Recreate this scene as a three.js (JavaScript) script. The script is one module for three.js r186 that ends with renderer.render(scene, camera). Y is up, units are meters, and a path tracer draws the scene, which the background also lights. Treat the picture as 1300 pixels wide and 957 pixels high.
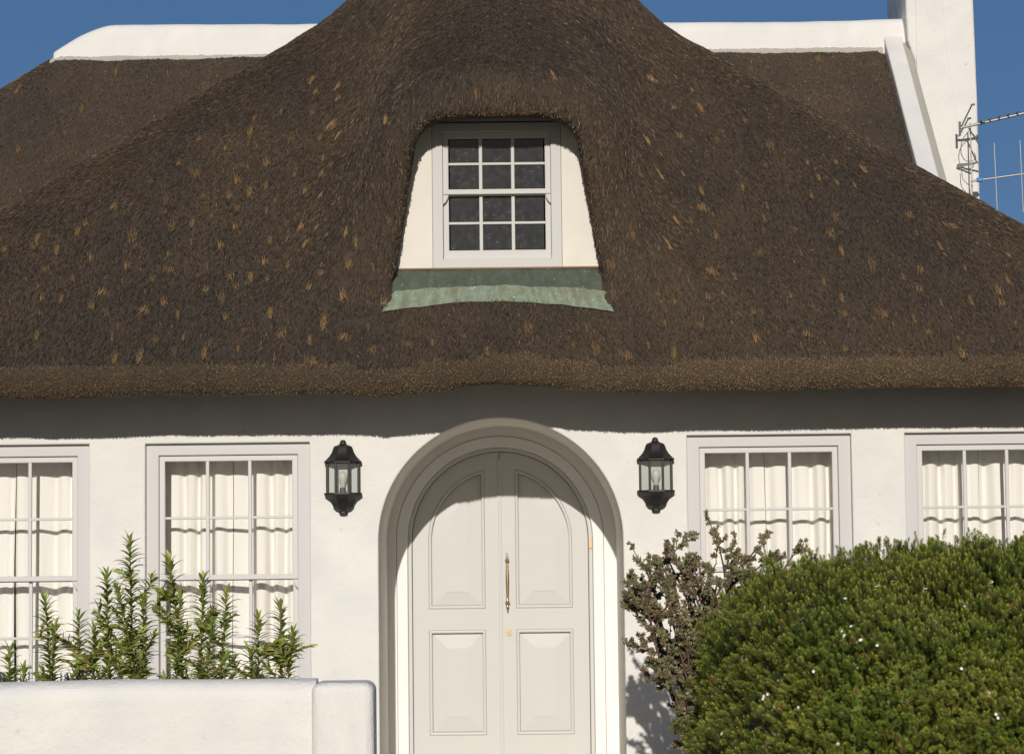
import * as THREE from 'three';
import { mergeGeometries, mergeVertices, toCreasedNormals } from 'three/addons/utils/BufferGeometryUtils.js';
import { RoundedBoxGeometry } from 'three/addons/geometries/RoundedBoxGeometry.js';
import { ImprovedNoise } from 'three/addons/math/ImprovedNoise.js';

// ------------------------------------------------------------------ camera, sky, sun, exposure
const scene = new THREE.Scene();
const FOCAL = 3260;                                                   // in pixels of a 1300 x 868 picture
const camera = new THREE.PerspectiveCamera(2 * Math.atan(434 / FOCAL) * 180 / Math.PI, 1300 / 868, 0.5, 3000);
camera.rotation.order = 'YXZ';
camera.position.set(0.07, 1.6, 17.4);
camera.rotation.set(Math.atan(266 / FOCAL), 0, -0.0115);
camera.setViewOffset(1300, 868, 0, 0, 1300, 957);                     // the lens looks a little further down

const renderer = new THREE.WebGLRenderer({ antialias: true });
renderer.setSize(1024, 753);
renderer.toneMapping = THREE.LinearToneMapping;
renderer.toneMappingExposure = 1.0;
renderer.shadowMap.enabled = true;

const sunDir = new THREE.Vector3(-0.04, 0.335, 1).normalize();        // towards the sun: low, behind the viewer
{
  const W = 512, H = 256, d = new Float32Array(W * H * 4), v = new THREE.Vector3();
  const hor = [0.20, 0.31, 0.46], mid = [0.066, 0.166, 0.345], zen = [0.026, 0.066, 0.155], horSun = [0.20, 0.165, 0.12], midSun = [0.085, 0.090, 0.098];
  for (let j = 0; j < H; j++) for (let i = 0; i < W; i++) {
    const lat = ((j + 0.5) / H - 0.5) * Math.PI, lon = ((i + 0.5) / W - 0.5) * 2 * Math.PI;
    v.set(Math.cos(lat) * Math.cos(lon), Math.sin(lat), Math.cos(lat) * Math.sin(lon));
    const e = Math.max(v.y, 0), ang = Math.acos(Math.min(1, Math.max(-1, v.dot(sunDir))));
    const a = Math.exp(-e / 0.075), b = Math.exp(-e / 0.55), glow = 0.45 * Math.exp(-ang / 0.28) + 0.09 * Math.exp(-ang / 0.7);
    const haze = [1.0, 0.82, 0.58], ha = Math.hypot(v.x, v.z) || 1, w = Math.pow(0.5 + 0.5 * (v.x * sunDir.x + v.z * sunDir.z) / (ha * Math.hypot(sunDir.x, sunDir.z)), 1.5) * (1 - 0.6 * e);
    for (let c = 0; c < 3; c++) { const m = mid[c] + (midSun[c] - mid[c]) * w, h = hor[c] + (horSun[c] - hor[c]) * w; d[(j * W + i) * 4 + c] = zen[c] + (m * 1.12 - zen[c]) * b + (h - m) * a + glow * haze[c]; }
    d[(j * W + i) * 4 + 3] = 1;
  }
  const sky = new THREE.DataTexture(d, W, H, THREE.RGBAFormat, THREE.FloatType);
  sky.mapping = THREE.EquirectangularReflectionMapping; sky.magFilter = sky.minFilter = THREE.LinearFilter; sky.needsUpdate = true;
  scene.background = sky; scene.environment = sky;
  scene.backgroundIntensity = 1; scene.environmentIntensity = 1;
}
const sun = new THREE.DirectionalLight(new THREE.Color().setRGB(1, 0.95, 0.865), 3.2);
sun.position.copy(sunDir).multiplyScalar(40); sun.castShadow = true;
sun.shadow.mapSize.set(4096, 4096); sun.shadow.camera.left = sun.shadow.camera.bottom = -12; sun.shadow.camera.right = sun.shadow.camera.top = 12;
sun.shadow.camera.far = 90; sun.shadow.bias = -0.0005;
scene.add(sun, sun.target);

// ------------------------------------------------------------------ helpers
let seed = 12345;
const rnd = () => { seed = (seed + 0x6D2B79F5) | 0; let t = Math.imul(seed ^ (seed >>> 15), 1 | seed); t = (t + Math.imul(t ^ (t >>> 7), 61 | t)) ^ t; return ((t ^ (t >>> 14)) >>> 0) / 4294967296; };
const rr = (a, b) => a + (b - a) * rnd();
const gauss = () => (rnd() + rnd() + rnd() - 1.5) * 1.2;
const perlin = new ImprovedNoise();
const noise = (x, y, z) => perlin.noise(x + 31.7, y + 17.3, z + 53.1);
const V = (x, y, z) => new THREE.Vector3(x, y, z);
const rgb = (r, g, b) => new THREE.Color().setRGB(r, g, b);
const names = {};
function numbered(n) { if (!(n in names)) { names[n] = 0; return n; } names[n]++; return n + '_' + String(names[n]).padStart(3, '0'); }
function tag(o, label, category, group, kind) {
  if (label) o.userData.label = label; if (category) o.userData.category = category;
  if (group) o.userData.group = group; if (kind) o.userData.kind = kind; return o;
}
function thing(name, label, category, group, p = [0, 0, 0]) {
  const o = new THREE.Group(); o.name = numbered(name); o.position.set(...p); scene.add(o); return tag(o, label, category, group);
}
function part(name, geo, mat, parent, p) {
  const m = new THREE.Mesh(geo, mat); m.name = parent === scene ? numbered(name) : name; m.castShadow = m.receiveShadow = true;
  if (p) m.position.set(...p); parent.add(m); return m;
}
const std = (r, g, b, rough = 0.8, extra = {}) => new THREE.MeshStandardMaterial({ color: rgb(r, g, b), roughness: rough, ...extra });
function noiseTexture(size, fn, srgb) {                               // fn(u, v) -> [r, g, b] 0..1 or a number
  const d = new Uint8Array(size * size * 4);
  for (let j = 0; j < size; j++) for (let i = 0; i < size; i++) {
    let c = fn(i / size, j / size); if (typeof c === 'number') c = [c, c, c];
    for (let k = 0; k < 3; k++) d[(j * size + i) * 4 + k] = Math.max(0, Math.min(255, c[k] * 255)); d[(j * size + i) * 4 + 3] = 255;
  }
  const t = new THREE.DataTexture(d, size, size); t.wrapS = t.wrapT = THREE.RepeatWrapping; t.magFilter = THREE.LinearFilter; t.minFilter = THREE.LinearMipmapLinearFilter;
  t.generateMipmaps = true; if (srgb) t.colorSpace = THREE.SRGBColorSpace; t.needsUpdate = true; return t;
}
// noise that tiles: a torus walk through 3-D noise blended at the seam
function tileNoise(u, v, f, z = 0) {
  const n = (a, b) => noise(a * f, b * f, z);
  const wu = u, wv = v;
  return n(u, v) * (1 - wu) * (1 - wv) + n(u - 1, v) * wu * (1 - wv) + n(u, v - 1) * (1 - wu) * wv + n(u - 1, v - 1) * wu * wv;
}
function box(x0, x1, y0, y1, z0, z1, r = 0.004) {
  const g = new RoundedBoxGeometry(x1 - x0, y1 - y0, z1 - z0, 2, Math.min(r, 0.49 * Math.min(x1 - x0, y1 - y0, z1 - z0)));
  g.translate((x0 + x1) / 2, (y0 + y1) / 2, (z0 + z1) / 2); return g;
}
function extr(shape, z0, z1, bevel = 0.004, seg = 2, curve = 40) {
  const bt = bevel, g = new THREE.ExtrudeGeometry(shape, { depth: z1 - z0 - 2 * bt, bevelEnabled: bevel > 0, bevelThickness: bt, bevelSize: bevel, bevelOffset: -bevel, bevelSegments: seg, curveSegments: curve });
  g.translate(0, 0, z0 + bt); return g;
}
function tube(pts, r, seg = 24, rad = 8) { return new THREE.TubeGeometry(new THREE.CatmullRomCurve3(pts.map(p => V(...p))), seg, r, rad, false); }
function rod(a, b, r0, r1 = r0, rad = 8) {
  const A = V(...a), B = V(...b), g = new THREE.CylinderGeometry(r1, r0, A.distanceTo(B), rad);
  g.translate(0, A.distanceTo(B) / 2, 0); g.applyQuaternion(new THREE.Quaternion().setFromUnitVectors(V(0, 1, 0), B.clone().sub(A).normalize())); g.translate(A.x, A.y, A.z); return g;
}
const rectShape = (x0, x1, y0, y1) => { const s = new THREE.Shape(); s.moveTo(x0, y0); s.lineTo(x1, y0); s.lineTo(x1, y1); s.lineTo(x0, y1); s.closePath(); return s; };
function archPath(cx, hw, yc, y0, Path = THREE.Shape) {               // door-shaped: straight sides and a round head
  const s = new Path(); s.moveTo(cx - hw, y0); s.lineTo(cx + hw, y0); s.lineTo(cx + hw, yc); s.absarc(cx, yc, hw, 0, Math.PI, false); s.lineTo(cx - hw, y0); return s;
}
function archRing(cx, hw, yc, ci, hi, yi, y0) {                          // band between two such outlines, open at the foot
  const s = new THREE.Shape(); s.moveTo(cx + hw, y0); s.lineTo(cx + hw, yc); s.absarc(cx, yc, hw, 0, Math.PI, false); s.lineTo(cx - hw, y0); s.lineTo(ci - hi, y0); s.lineTo(ci - hi, yi); s.absarc(ci, yi, hi, Math.PI, 0, true); s.lineTo(ci + hi, y0); s.closePath(); return s;
}
const smin = (a, b, k) => { const h = Math.max(k - Math.abs(a - b), 0) / k; return Math.min(a, b) - h * h * k * 0.25; };
const smax = (a, b, k) => -smin(-a, -b, k);

// surface of f = 0 (f < 0 inside), one vertex in each crossed cell
function surfaceNet(f, lo, hi, cell) {
  const n = [0, 1, 2].map(i => Math.ceil((hi[i] - lo[i]) / cell) + 1), [nx, ny, nz] = n;
  const val = new Float32Array(nx * ny * nz), id = (i, j, k) => (k * ny + j) * nx + i;
  for (let k = 0; k < nz; k++) for (let j = 0; j < ny; j++) for (let i = 0; i < nx; i++) val[id(i, j, k)] = f(lo[0] + i * cell, lo[1] + j * cell, lo[2] + k * cell);
  const vert = new Int32Array(nx * ny * nz).fill(-1), P = [], I = [];
  const E = [[0, 1], [2, 3], [4, 5], [6, 7], [0, 2], [1, 3], [4, 6], [5, 7], [0, 4], [1, 5], [2, 6], [3, 7]], c = new Float32Array(8);
  for (let k = 0; k < nz - 1; k++) for (let j = 0; j < ny - 1; j++) for (let i = 0; i < nx - 1; i++) {
    let m = 0;
    for (let q = 0; q < 8; q++) { c[q] = val[id(i + (q & 1), j + ((q >> 1) & 1), k + (q >> 2))]; if (c[q] < 0) m |= 1 << q; }
    if (m === 0 || m === 255) continue;
    let x = 0, y = 0, z = 0, t = 0;
    for (const [a, b] of E) if ((c[a] < 0) !== (c[b] < 0)) {
      const s = c[a] / (c[a] - c[b]);
      x += (a & 1) + s * ((b & 1) - (a & 1)); y += ((a >> 1) & 1) + s * (((b >> 1) & 1) - ((a >> 1) & 1)); z += (a >> 2) + s * ((b >> 2) - (a >> 2)); t++;
    }
    vert[id(i, j, k)] = P.length / 3; P.push(lo[0] + (i + x / t) * cell, lo[1] + (j + y / t) * cell, lo[2] + (k + z / t) * cell);
  }
  const quad = (a, b, c2, d, flip) => { if (a < 0 || b < 0 || c2 < 0 || d < 0) return; flip ? I.push(a, c2, b, a, d, c2) : I.push(a, b, c2, a, c2, d); };
  for (let k = 1; k < nz - 1; k++) for (let j = 1; j < ny - 1; j++) for (let i = 1; i < nx - 1; i++) {
    const s = val[id(i, j, k)] < 0;
    if (s !== val[id(i + 1, j, k)] < 0) quad(vert[id(i, j - 1, k - 1)], vert[id(i, j, k - 1)], vert[id(i, j, k)], vert[id(i, j - 1, k)], !s);
    if (s !== val[id(i, j + 1, k)] < 0) quad(vert[id(i - 1, j, k - 1)], vert[id(i - 1, j, k)], vert[id(i, j, k)], vert[id(i, j, k - 1)], !s);
    if (s !== val[id(i, j, k + 1)] < 0) quad(vert[id(i - 1, j - 1, k)], vert[id(i, j - 1, k)], vert[id(i, j, k)], vert[id(i - 1, j, k)], !s);
  }
  const g = new THREE.BufferGeometry(); g.setAttribute('position', new THREE.Float32BufferAttribute(P, 3)); g.setIndex(I); g.computeVertexNormals(); return g;
}

// ------------------------------------------------------------------ materials
const stuccoBump = noiseTexture(512, (u, v) => 0.5 + 0.30 * tileNoise(u, v, 6, 1) + 0.16 * tileNoise(u, v, 22, 2) + 0.10 * tileNoise(u, v, 70, 3) + 0.06 * (rnd() - 0.5));
const stuccoCol = noiseTexture(512, (u, v) => {
  const a = tileNoise(u, v, 5, 7) + 0.5 * tileNoise(u, v, 13, 8), s = Math.max(0, tileNoise(u, v, 30, 9) - 0.38) * 0.35, k = 0.95 + 0.05 * a - s * 1.4;
  return [k, k * (0.995 - 0.006 * a), k * (0.985 - 0.015 * a)];
}, true);
for (const t of [stuccoBump, stuccoCol]) t.repeat.set(0.55, 0.55);
const grime = noiseTexture(512, (u, v) => { const a = tileNoise(u, v, 7, 1), b = tileNoise(u, v, 24, 5), c = tileNoise(u, v, 60, 6); const k = 0.60 + 0.12 * a + Math.max(0, a + 0.25) * Math.max(0, b - 0.1) * 1.6 + (c > 0.42 && b > 0.05 ? 0.25 : 0); return [k * 0.98, k, k * 1.02]; }, true);
const M = {
  wall: std(0.90, 0.885, 0.86, 0.95, { map: stuccoCol, bumpMap: stuccoBump, bumpScale: 0.018 }),
  white: std(0.875, 0.855, 0.83, 0.95, { map: stuccoCol, bumpMap: stuccoBump, bumpScale: 0.022 }),
  porch: std(0.90, 0.87, 0.81, 0.9, { map: stuccoCol, bumpMap: stuccoBump, bumpScale: 0.006 }),
  surround: std(0.85, 0.835, 0.82, 0.6),
  frame: std(0.60, 0.58, 0.572, 0.5),
  sash: std(0.63, 0.61, 0.60, 0.45),
  dormerWall: std(0.88, 0.84, 0.76, 0.9, { map: stuccoCol, bumpMap: stuccoBump, bumpScale: 0.006 }),
  dormerFrame: std(0.60, 0.58, 0.555, 0.6),
  door: std(0.575, 0.57, 0.55, 0.42, { bumpMap: stuccoBump, bumpScale: 0.0015 }),
  curtain: std(0.87, 0.845, 0.79, 1, { side: THREE.DoubleSide }),
  glass: new THREE.MeshPhysicalMaterial({ color: 0xffffff, transmission: 1, roughness: 0, thickness: 0, ior: 1.45 }),
  dustyGlass: new THREE.MeshPhysicalMaterial({ color: 0xffffff, map: grime, transmission: 0.87, roughness: 0.02, thickness: 0, ior: 1.45 }),
  lampGlass: new THREE.MeshPhysicalMaterial({ color: rgb(0.95, 0.97, 0.95), transmission: 0.93, roughness: 0.06, thickness: 0 }),
  iron: std(0.014, 0.012, 0.011, 0.55),
  bulb: new THREE.MeshPhysicalMaterial({ color: rgb(0.9, 0.9, 0.85), transmission: 0.5, roughness: 0.25, thickness: 0 }),
  brass: std(0.42, 0.34, 0.20, 0.36, { metalness: 1 }),
  cream: std(0.78, 0.55, 0.32, 0.5),
  keyway: std(0.10, 0.085, 0.06, 0.6),
  shadowGrey: std(0.48, 0.45, 0.40, 0.95, { map: stuccoCol, bumpMap: stuccoBump, bumpScale: 0.01 }),  // grey standing in for the shade beside the gable coping
  step: std(0.66, 0.60, 0.50, 0.8, { bumpMap: stuccoBump, bumpScale: 0.004 }),
  fillet: std(0.50, 0.47, 0.42, 1, { map: stuccoCol, bumpMap: stuccoBump, bumpScale: 0.02 }),
  metal: std(0.42, 0.41, 0.40, 0.45, { metalness: 0.7 }),
  steel: std(0.16, 0.16, 0.17, 0.5, { metalness: 0.4 }),
  timber: std(0.10, 0.075, 0.05, 0.9),
};
// ------------------------------------------------------------------ ground
{
  const g = new THREE.PlaneGeometry(1600, 1600, 1, 1); g.rotateX(-Math.PI / 2);
  const grassTex = noiseTexture(256, (u, v) => { const a = tileNoise(u, v, 8, 3) + tileNoise(u, v, 40, 4); return [0.37 + 0.07 * a, 0.31 + 0.07 * a, 0.19 + 0.05 * a]; }, true); grassTex.repeat.set(400, 400);
  tag(part('ground', g, std(1, 1, 1, 1, { map: grassTex }), scene), 'flat ground of dry lawn around the cottage', 'ground', null, 'structure');
  const road = new THREE.PlaneGeometry(400, 7); road.rotateX(-Math.PI / 2); road.translate(0, 0.004, 13);
  tag(part('road', road, std(0.06, 0.06, 0.06, 0.9), scene), 'asphalt street in front of the garden wall', 'road', null, 'structure');
  const path = new THREE.BoxGeometry(1.5, 0.05, 9.9); path.translate(-0.02, 0.0, 4.2);
  tag(part('path', path, std(0.66, 0.59, 0.48, 0.9, { bumpMap: stuccoBump, bumpScale: 0.01 }), scene), 'paved path from the garden opening to the front door', 'path', null, 'structure');
}

// ------------------------------------------------------------------ cottage
const house = thing('cottage', 'white thatched cottage with an arched double door and a dormer window in the roof', 'cottage');

const WIN = [[-3.365, 2.357], [-1.869, 2.354], [1.806, 2.369], [3.285, 2.369]], WW = 1.114, WH = 1.83;    // centre x, head height
const ACX = -0.021, AHW = 0.828, AYC = 1.673, DCX = -0.033, DHW = 0.672, DYC = 1.685, DZ = -1.30;
{
  const s = rectShape(-4.72, 4.72, -0.1, 3.17);
  for (const [x, y] of WIN) s.holes.push(new THREE.Path(rectShape(x - WW / 2, x + WW / 2, y - WH, y).getPoints()));
  s.holes.push(new THREE.Path(archPath(ACX, AHW, AYC, -0.05).getPoints(48)));
  part('front_wall', extr(s, -0.3, 0, 0.012, 3, 48), M.wall, house);
  const wallBox = (x0, x1, z0, z1, name) => part(name, box(x0, x1, -0.1, 3.17, z0, z1, 0.01), M.wall, house);
  wallBox(-4.715, -4.42, -13.0, -0.302, 'side_wall'); wallBox(4.42, 4.715, -13.0, -0.302, 'side_wall'); wallBox(-4.41, 4.41, -13.0, -12.7, 'back_wall');
  const ring = archRing(ACX, AHW + 0.16, AYC, ACX, AHW + 0.003, AYC, -0.04);
  part('porch_reveal', extr(ring, DZ - 0.05, -0.301, 0, 1, 48), M.porch, house);
  part('ceiling', box(-4.4, 4.4, 2.86, 2.9, -12.6, DZ - 0.5), M.white, house);
  part('floor', box(-4.4, 4.4, -0.09, 0.004, -12.6, -0.31), M.timber, house);
  // porch floor and step
  part('doorstep', box(ACX - AHW + 0.004, ACX + AHW - 0.004, -0.05, 0.05, DZ - 0.1, 0.35, 0.01), M.step, house);
}
// door surround: two rings, the inner one proud
{
  const a = archRing(ACX, AHW + 0.012, AYC, DCX, 0.752, DYC, 0.052);
  part('door_surround', extr(a, DZ - 0.06, DZ + 0.035, 0.004, 2, 48), M.surround, house);
  const b = archRing(DCX, 0.750, DYC, DCX, DHW, DYC, 0.052);
  part('door_surround', extr(b, DZ - 0.06, DZ + 0.045, 0.006, 2, 48), M.surround, house);
  const c = archRing(DCX, DHW - 0.001, DYC, DCX, DHW - 0.03, DYC, 0.052);
  part('door_frame', extr(c, DZ - 0.10, DZ + 0.005, 0.006, 2, 48), M.door, house);
}
// double door: each leaf is a half arch with an arched and a square fielded panel
{
  const R = DHW - 0.033, gap = 0.002, z0 = DZ - 0.075, z1 = DZ - 0.03;
  const half = (s, r, x0, y0) => {                                    // region between x0 and the arch on side s
    const sh = new THREE.Shape(), a0 = Math.acos(Math.min(1, x0 / r)), pts = [];
    pts.push([x0, y0], [r, y0]); for (let i = 0; i <= 28; i++) { const a = a0 * i / 28; pts.push([r * Math.cos(a), DYC + r * Math.sin(a)]); }
    const q = pts.map(([x, y]) => [DCX + s * x, y]); if (s < 0) q.reverse();
    q.forEach(([x, y], i) => i ? sh.lineTo(x, y) : sh.moveTo(x, y)); sh.closePath(); return sh;
  };
  const fielded = (A, B, za, zb) => {                                  // bevelled border up to a flat field
    const P = [], I = [], n = Math.min(A.length, B.length); for (let i = 0; i < n; i++) P.push(A[i].x, A[i].y, za, B[i].x, B[i].y, za + (zb - za) * 0.62, B[i].x, B[i].y, zb);
    for (let i = 0; i < n; i++) { const a = i * 3, b = ((i + 1) % n) * 3; for (const k of [0, 1]) I.push(a + k, b + k, a + k + 1, b + k, b + k + 1, a + k + 1); }
    const f = B.slice(0, n), tri = THREE.ShapeUtils.triangulateShape(f, []); for (const t of tri) I.push(t[0] * 3 + 2, t[1] * 3 + 2, t[2] * 3 + 2);
    const g = new THREE.BufferGeometry(); g.setAttribute('position', new THREE.Float32BufferAttribute(P, 3)); g.setAttribute('uv', new THREE.Float32BufferAttribute(P.filter((_, i) => i % 3 < 2), 2)); g.setIndex(I); return toCreasedNormals(g, 0.04);
  };
  const sq = (s, x0, x1, y0, y1) => rectShape(...(s > 0 ? [DCX + x0, DCX + x1] : [DCX - x1, DCX - x0]), y0, y1);
  for (const s of [-1, 1]) {
    const leaf = new THREE.Group(); leaf.name = 'door_leaf'; house.add(leaf);
    const px0 = 0.112, px1 = 0.522, top = half(s, px1, px0, 1.19), low = sq(s, px0, px1, 0.28, 1.035);
    const fr = half(s, R, gap, 0.06);
    for (const h of [top, low]) fr.holes.push(new THREE.Path(h.getPoints(28)));
    part('leaf_frame', extr(fr, z0, z1, 0.0035, 2, 28), M.door, leaf);
    part('backing', extr(half(s, R - 0.004, gap + 0.004, 0.064), z0 - 0.012, z0 + 0.012, 0), M.door, leaf);
    for (const [outer, inner, field, centre] of [[top, half(s, px1 - 0.022, px0 + 0.022, 1.212), half(s, px1 - 0.026, px0 + 0.026, 1.216), half(s, px1 - 0.128, px0 + 0.128, 1.312)], [low, sq(s, px0 + 0.022, px1 - 0.022, 0.302, 1.013), sq(s, px0 + 0.026, px1 - 0.026, 0.306, 1.009), sq(s, px0 + 0.128, px1 - 0.128, 0.41, 0.905)]]) {
      const mo = new THREE.Shape(outer.getPoints(28)); mo.holes.push(new THREE.Path(inner.getPoints(28)));
      part('moulding', extr(mo, z0 + 0.013, z1 + 0.007, 0.008, 3, 28), M.door, leaf);
      part('panel', fielded(field.getPoints(28), centre.getPoints(28), z0 + 0.018, z0 + 0.027), M.door, leaf);
    }
    if (s > 0) {
      const hx = 0.016, prof = [[0, 1.168], [0.004, 1.170], [0.006, 1.180], [0.0035, 1.186], [0.010, 1.196], [0.0115, 1.205], [0.006, 1.214], [0.011, 1.222], [0.017, 1.232], [0.0185, 1.236], [0.008, 1.243], [0.009, 1.27], [0.0115, 1.36], [0.0125, 1.40], [0.0115, 1.44], [0.008, 1.515], [0.008, 1.530], [0.017, 1.536], [0.014, 1.543], [0.007, 1.549], [0.0105, 1.558], [0.009, 1.567], [0.0045, 1.573], [0.007, 1.580], [0.004, 1.588], [0, 1.590]];
      const pull = new THREE.LatheGeometry(prof.map(p => new THREE.Vector2(...p)), 18); pull.translate(hx, 0, z1 + 0.045);
      const h = mergeGeometries([pull, rod([hx, 1.234, z1 - 0.002], [hx, 1.234, z1 + 0.045], 0.008), rod([hx, 1.533, z1 - 0.002], [hx, 1.533, z1 + 0.045], 0.008)]);
      part('pull_handle', h, M.brass, leaf);
      const lk = new THREE.CylinderGeometry(0.0215, 0.0235, 0.012, 28); lk.rotateX(Math.PI / 2); lk.translate(0.023, 1.013, z1 + 0.005);
      part('lock', lk, M.brass, leaf);
      part('keyhole', box(0.0205, 0.0255, 1.003, 1.021, z1 + 0.008, z1 + 0.0125, 0.002), M.keyway, leaf);
      part('cover_strip', box(DCX - 0.012, DCX + 0.012, 0.07, DYC + R - 0.05, z1 + 0.0005, z1 + 0.009, 0.003), M.door, leaf);
    }
  }
  const bell = new THREE.Group(); bell.name = 'doorbell'; house.add(bell);
  part('plate', box(0.610, 0.634, 1.615, 1.70, DZ + 0.003, DZ + 0.018, 0.004), M.cream, bell);
  const bt = new THREE.CylinderGeometry(0.006, 0.006, 0.008, 14); bt.rotateX(Math.PI / 2); bt.translate(0.622, 1.68, DZ + 0.02); part('button', bt, M.brass, bell);
}
// sash windows: casing, two sashes of 3 x 2 panes, the upper one in front
function sashWindow(name, cx, top, w, h, z, mats, split = 0.5, fw = 0.085) {
  const o = new THREE.Group(); o.name = name; house.add(o);
  const [mf, ms, mg] = mats, x0 = cx - w / 2, x1 = cx + w / 2, y0 = top - h;
  const f = rectShape(x0 + 0.001, x1 - 0.001, y0 + 0.001, top - 0.001), ft = 0.078 * fw / 0.085; f.holes.push(new THREE.Path(rectShape(x0 + fw, x1 - fw, y0 + ft, top - ft).getPoints()));
  part('casing', extr(f, z - 0.14, z, 0.004), mf, o);
  const a0 = x0 + fw + 0.001, a1 = x1 - fw - 0.001, b0 = y0 + ft + 0.001, b1 = top - ft - 0.001, mid = b0 + (b1 - b0) * split;
  for (const [s0, s1, zs, lo, hi] of [[mid - 0.008, b1, z - 0.022, 0.036, 0.040], [b0, mid + 0.016, z - 0.062, 0.064, 0.030]]) {
    const st = 0.039, fr = rectShape(a0, a1, s0, s1); fr.holes.push(new THREE.Path(rectShape(a0 + st, a1 - st, s0 + lo, s1 - hi).getPoints()));
    part('sash', extr(fr, zs - 0.036, zs, 0.005), ms, o);
    const g0 = a0 + st, g1 = a1 - st, h0 = s0 + lo, h1 = s1 - hi, mw = 0.012;
    for (let i = 1; i < 3; i++) part('muntin', box(g0 + (g1 - g0) * i / 3 - mw, g0 + (g1 - g0) * i / 3 + mw, h0 - 0.002, h1 + 0.002, zs - 0.034, zs - 0.004, 0.005), ms, o);
    part('muntin', box(g0 - 0.002, g1 + 0.002, (h0 + h1) / 2 - 0.009, (h0 + h1) / 2 + 0.009, zs - 0.035, zs - 0.006, 0.005), ms, o);
    for (let i = 0; i < 3; i++) for (let j = 0; j < 2; j++) {
      const p = new THREE.PlaneGeometry((g1 - g0) / 3 - 0.018, (h1 - h0) / 2 - 0.012);
      for (let q = 0, ou = rnd(), ov = rnd(), a = p.attributes.uv; q < 4; q++) a.setXY(q, a.getX(q) * 0.6 + ou, a.getY(q) * 0.5 + ov);
      p.rotateY(gauss() * 0.003); p.rotateX(gauss() * 0.003); p.translate(g0 + (g1 - g0) * (i + 0.5) / 3, h0 + (h1 - h0) * (j + 0.5) / 2, zs - 0.022); part('pane', p, mg, o);
    }
  }
  for (const s of [-1, 1]) {                                          // horns under the upper sash
    const hs = new THREE.Shape(), e = s < 0 ? a0 : a1; hs.moveTo(e, mid - 0.010); hs.lineTo(e - s * 0.038, mid - 0.010); hs.quadraticCurveTo(e - s * 0.034, mid - 0.05, e, mid - 0.075); hs.closePath();
    part('sash_horn', extr(hs, z - 0.056, z - 0.024, 0.003), ms, o);
  }
  return o;
}
for (const [x, y] of WIN) {
  const w = sashWindow('sash_window', x, y, WW, WH, -0.045, [M.frame, M.sash, M.glass]);
  part('sill', box(x - WW / 2 - 0.03, x + WW / 2 + 0.03, y - WH - 0.06, y - WH + 0.004, -0.14, 0.06, 0.01), M.frame, w);
  part('sash_catch', mergeGeometries([box(x - 0.02, x + 0.02, y - WH / 2 + 0.012, y - WH / 2 + 0.02, -0.10, -0.072, 0.003), box(x - 0.006, x + 0.014, y - WH / 2 + 0.018, y - WH / 2 + 0.032, -0.095, -0.08, 0.004)]), M.brass, w);
}
// curtains, a pair behind each window
WIN.forEach(([x, y], k) => {
  for (const s of [-1, 1]) {
    const n = 90, x0 = s < 0 ? x - 0.60 : x + 0.002, x1 = s < 0 ? x - 0.002 : x + 0.60, P = [], I = [], ph = rr(0, 9), ys = [y + 0.05, y - 0.35, y - 0.8, y - 1.3, y - 1.79];
    for (let j = 0; j < ys.length; j++) for (let i = 0; i <= n; i++) {
      const u = x0 + (x1 - x0) * i / n, w = 1 + 0.15 * j;
      const a = u * 52 + ph + 1.5 * Math.sin(u * 10 + ph), zf = (0.021 * Math.sin(a) + 0.005 * Math.sin(2 * a + 1)) * (0.75 + 0.35 * Math.sin(u * 13 + 2 * ph));
      P.push(u + 0.006 * Math.sin(j * 1.3 + u * 20), ys[j], -0.305 - 0.03 + zf * w * 0.9 - 0.012 * j * Math.sin(u * 21 + ph));
    }
    for (let j = 0; j < ys.length - 1; j++) for (let i = 0; i < n; i++) { const a = j * (n + 1) + i, b = a + n + 1; I.push(a, b, a + 1, b, b + 1, a + 1); }
    const g = new THREE.BufferGeometry(); g.setAttribute('position', new THREE.Float32BufferAttribute(P, 3)); g.setIndex(I); g.computeVertexNormals();
    const where = ['window beside the lavender', 'window behind the tall leafy plants', 'window above the red-tipped shrub', 'window farthest along the hedge'][k];
    tag(part('curtain', g, M.curtain, scene), `cream curtain half ${s < 0 ? 'farther from' : 'nearer'} the chimney, in the ${where}`, 'curtain', 'cream curtains behind the ground floor windows');
  }
});

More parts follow.
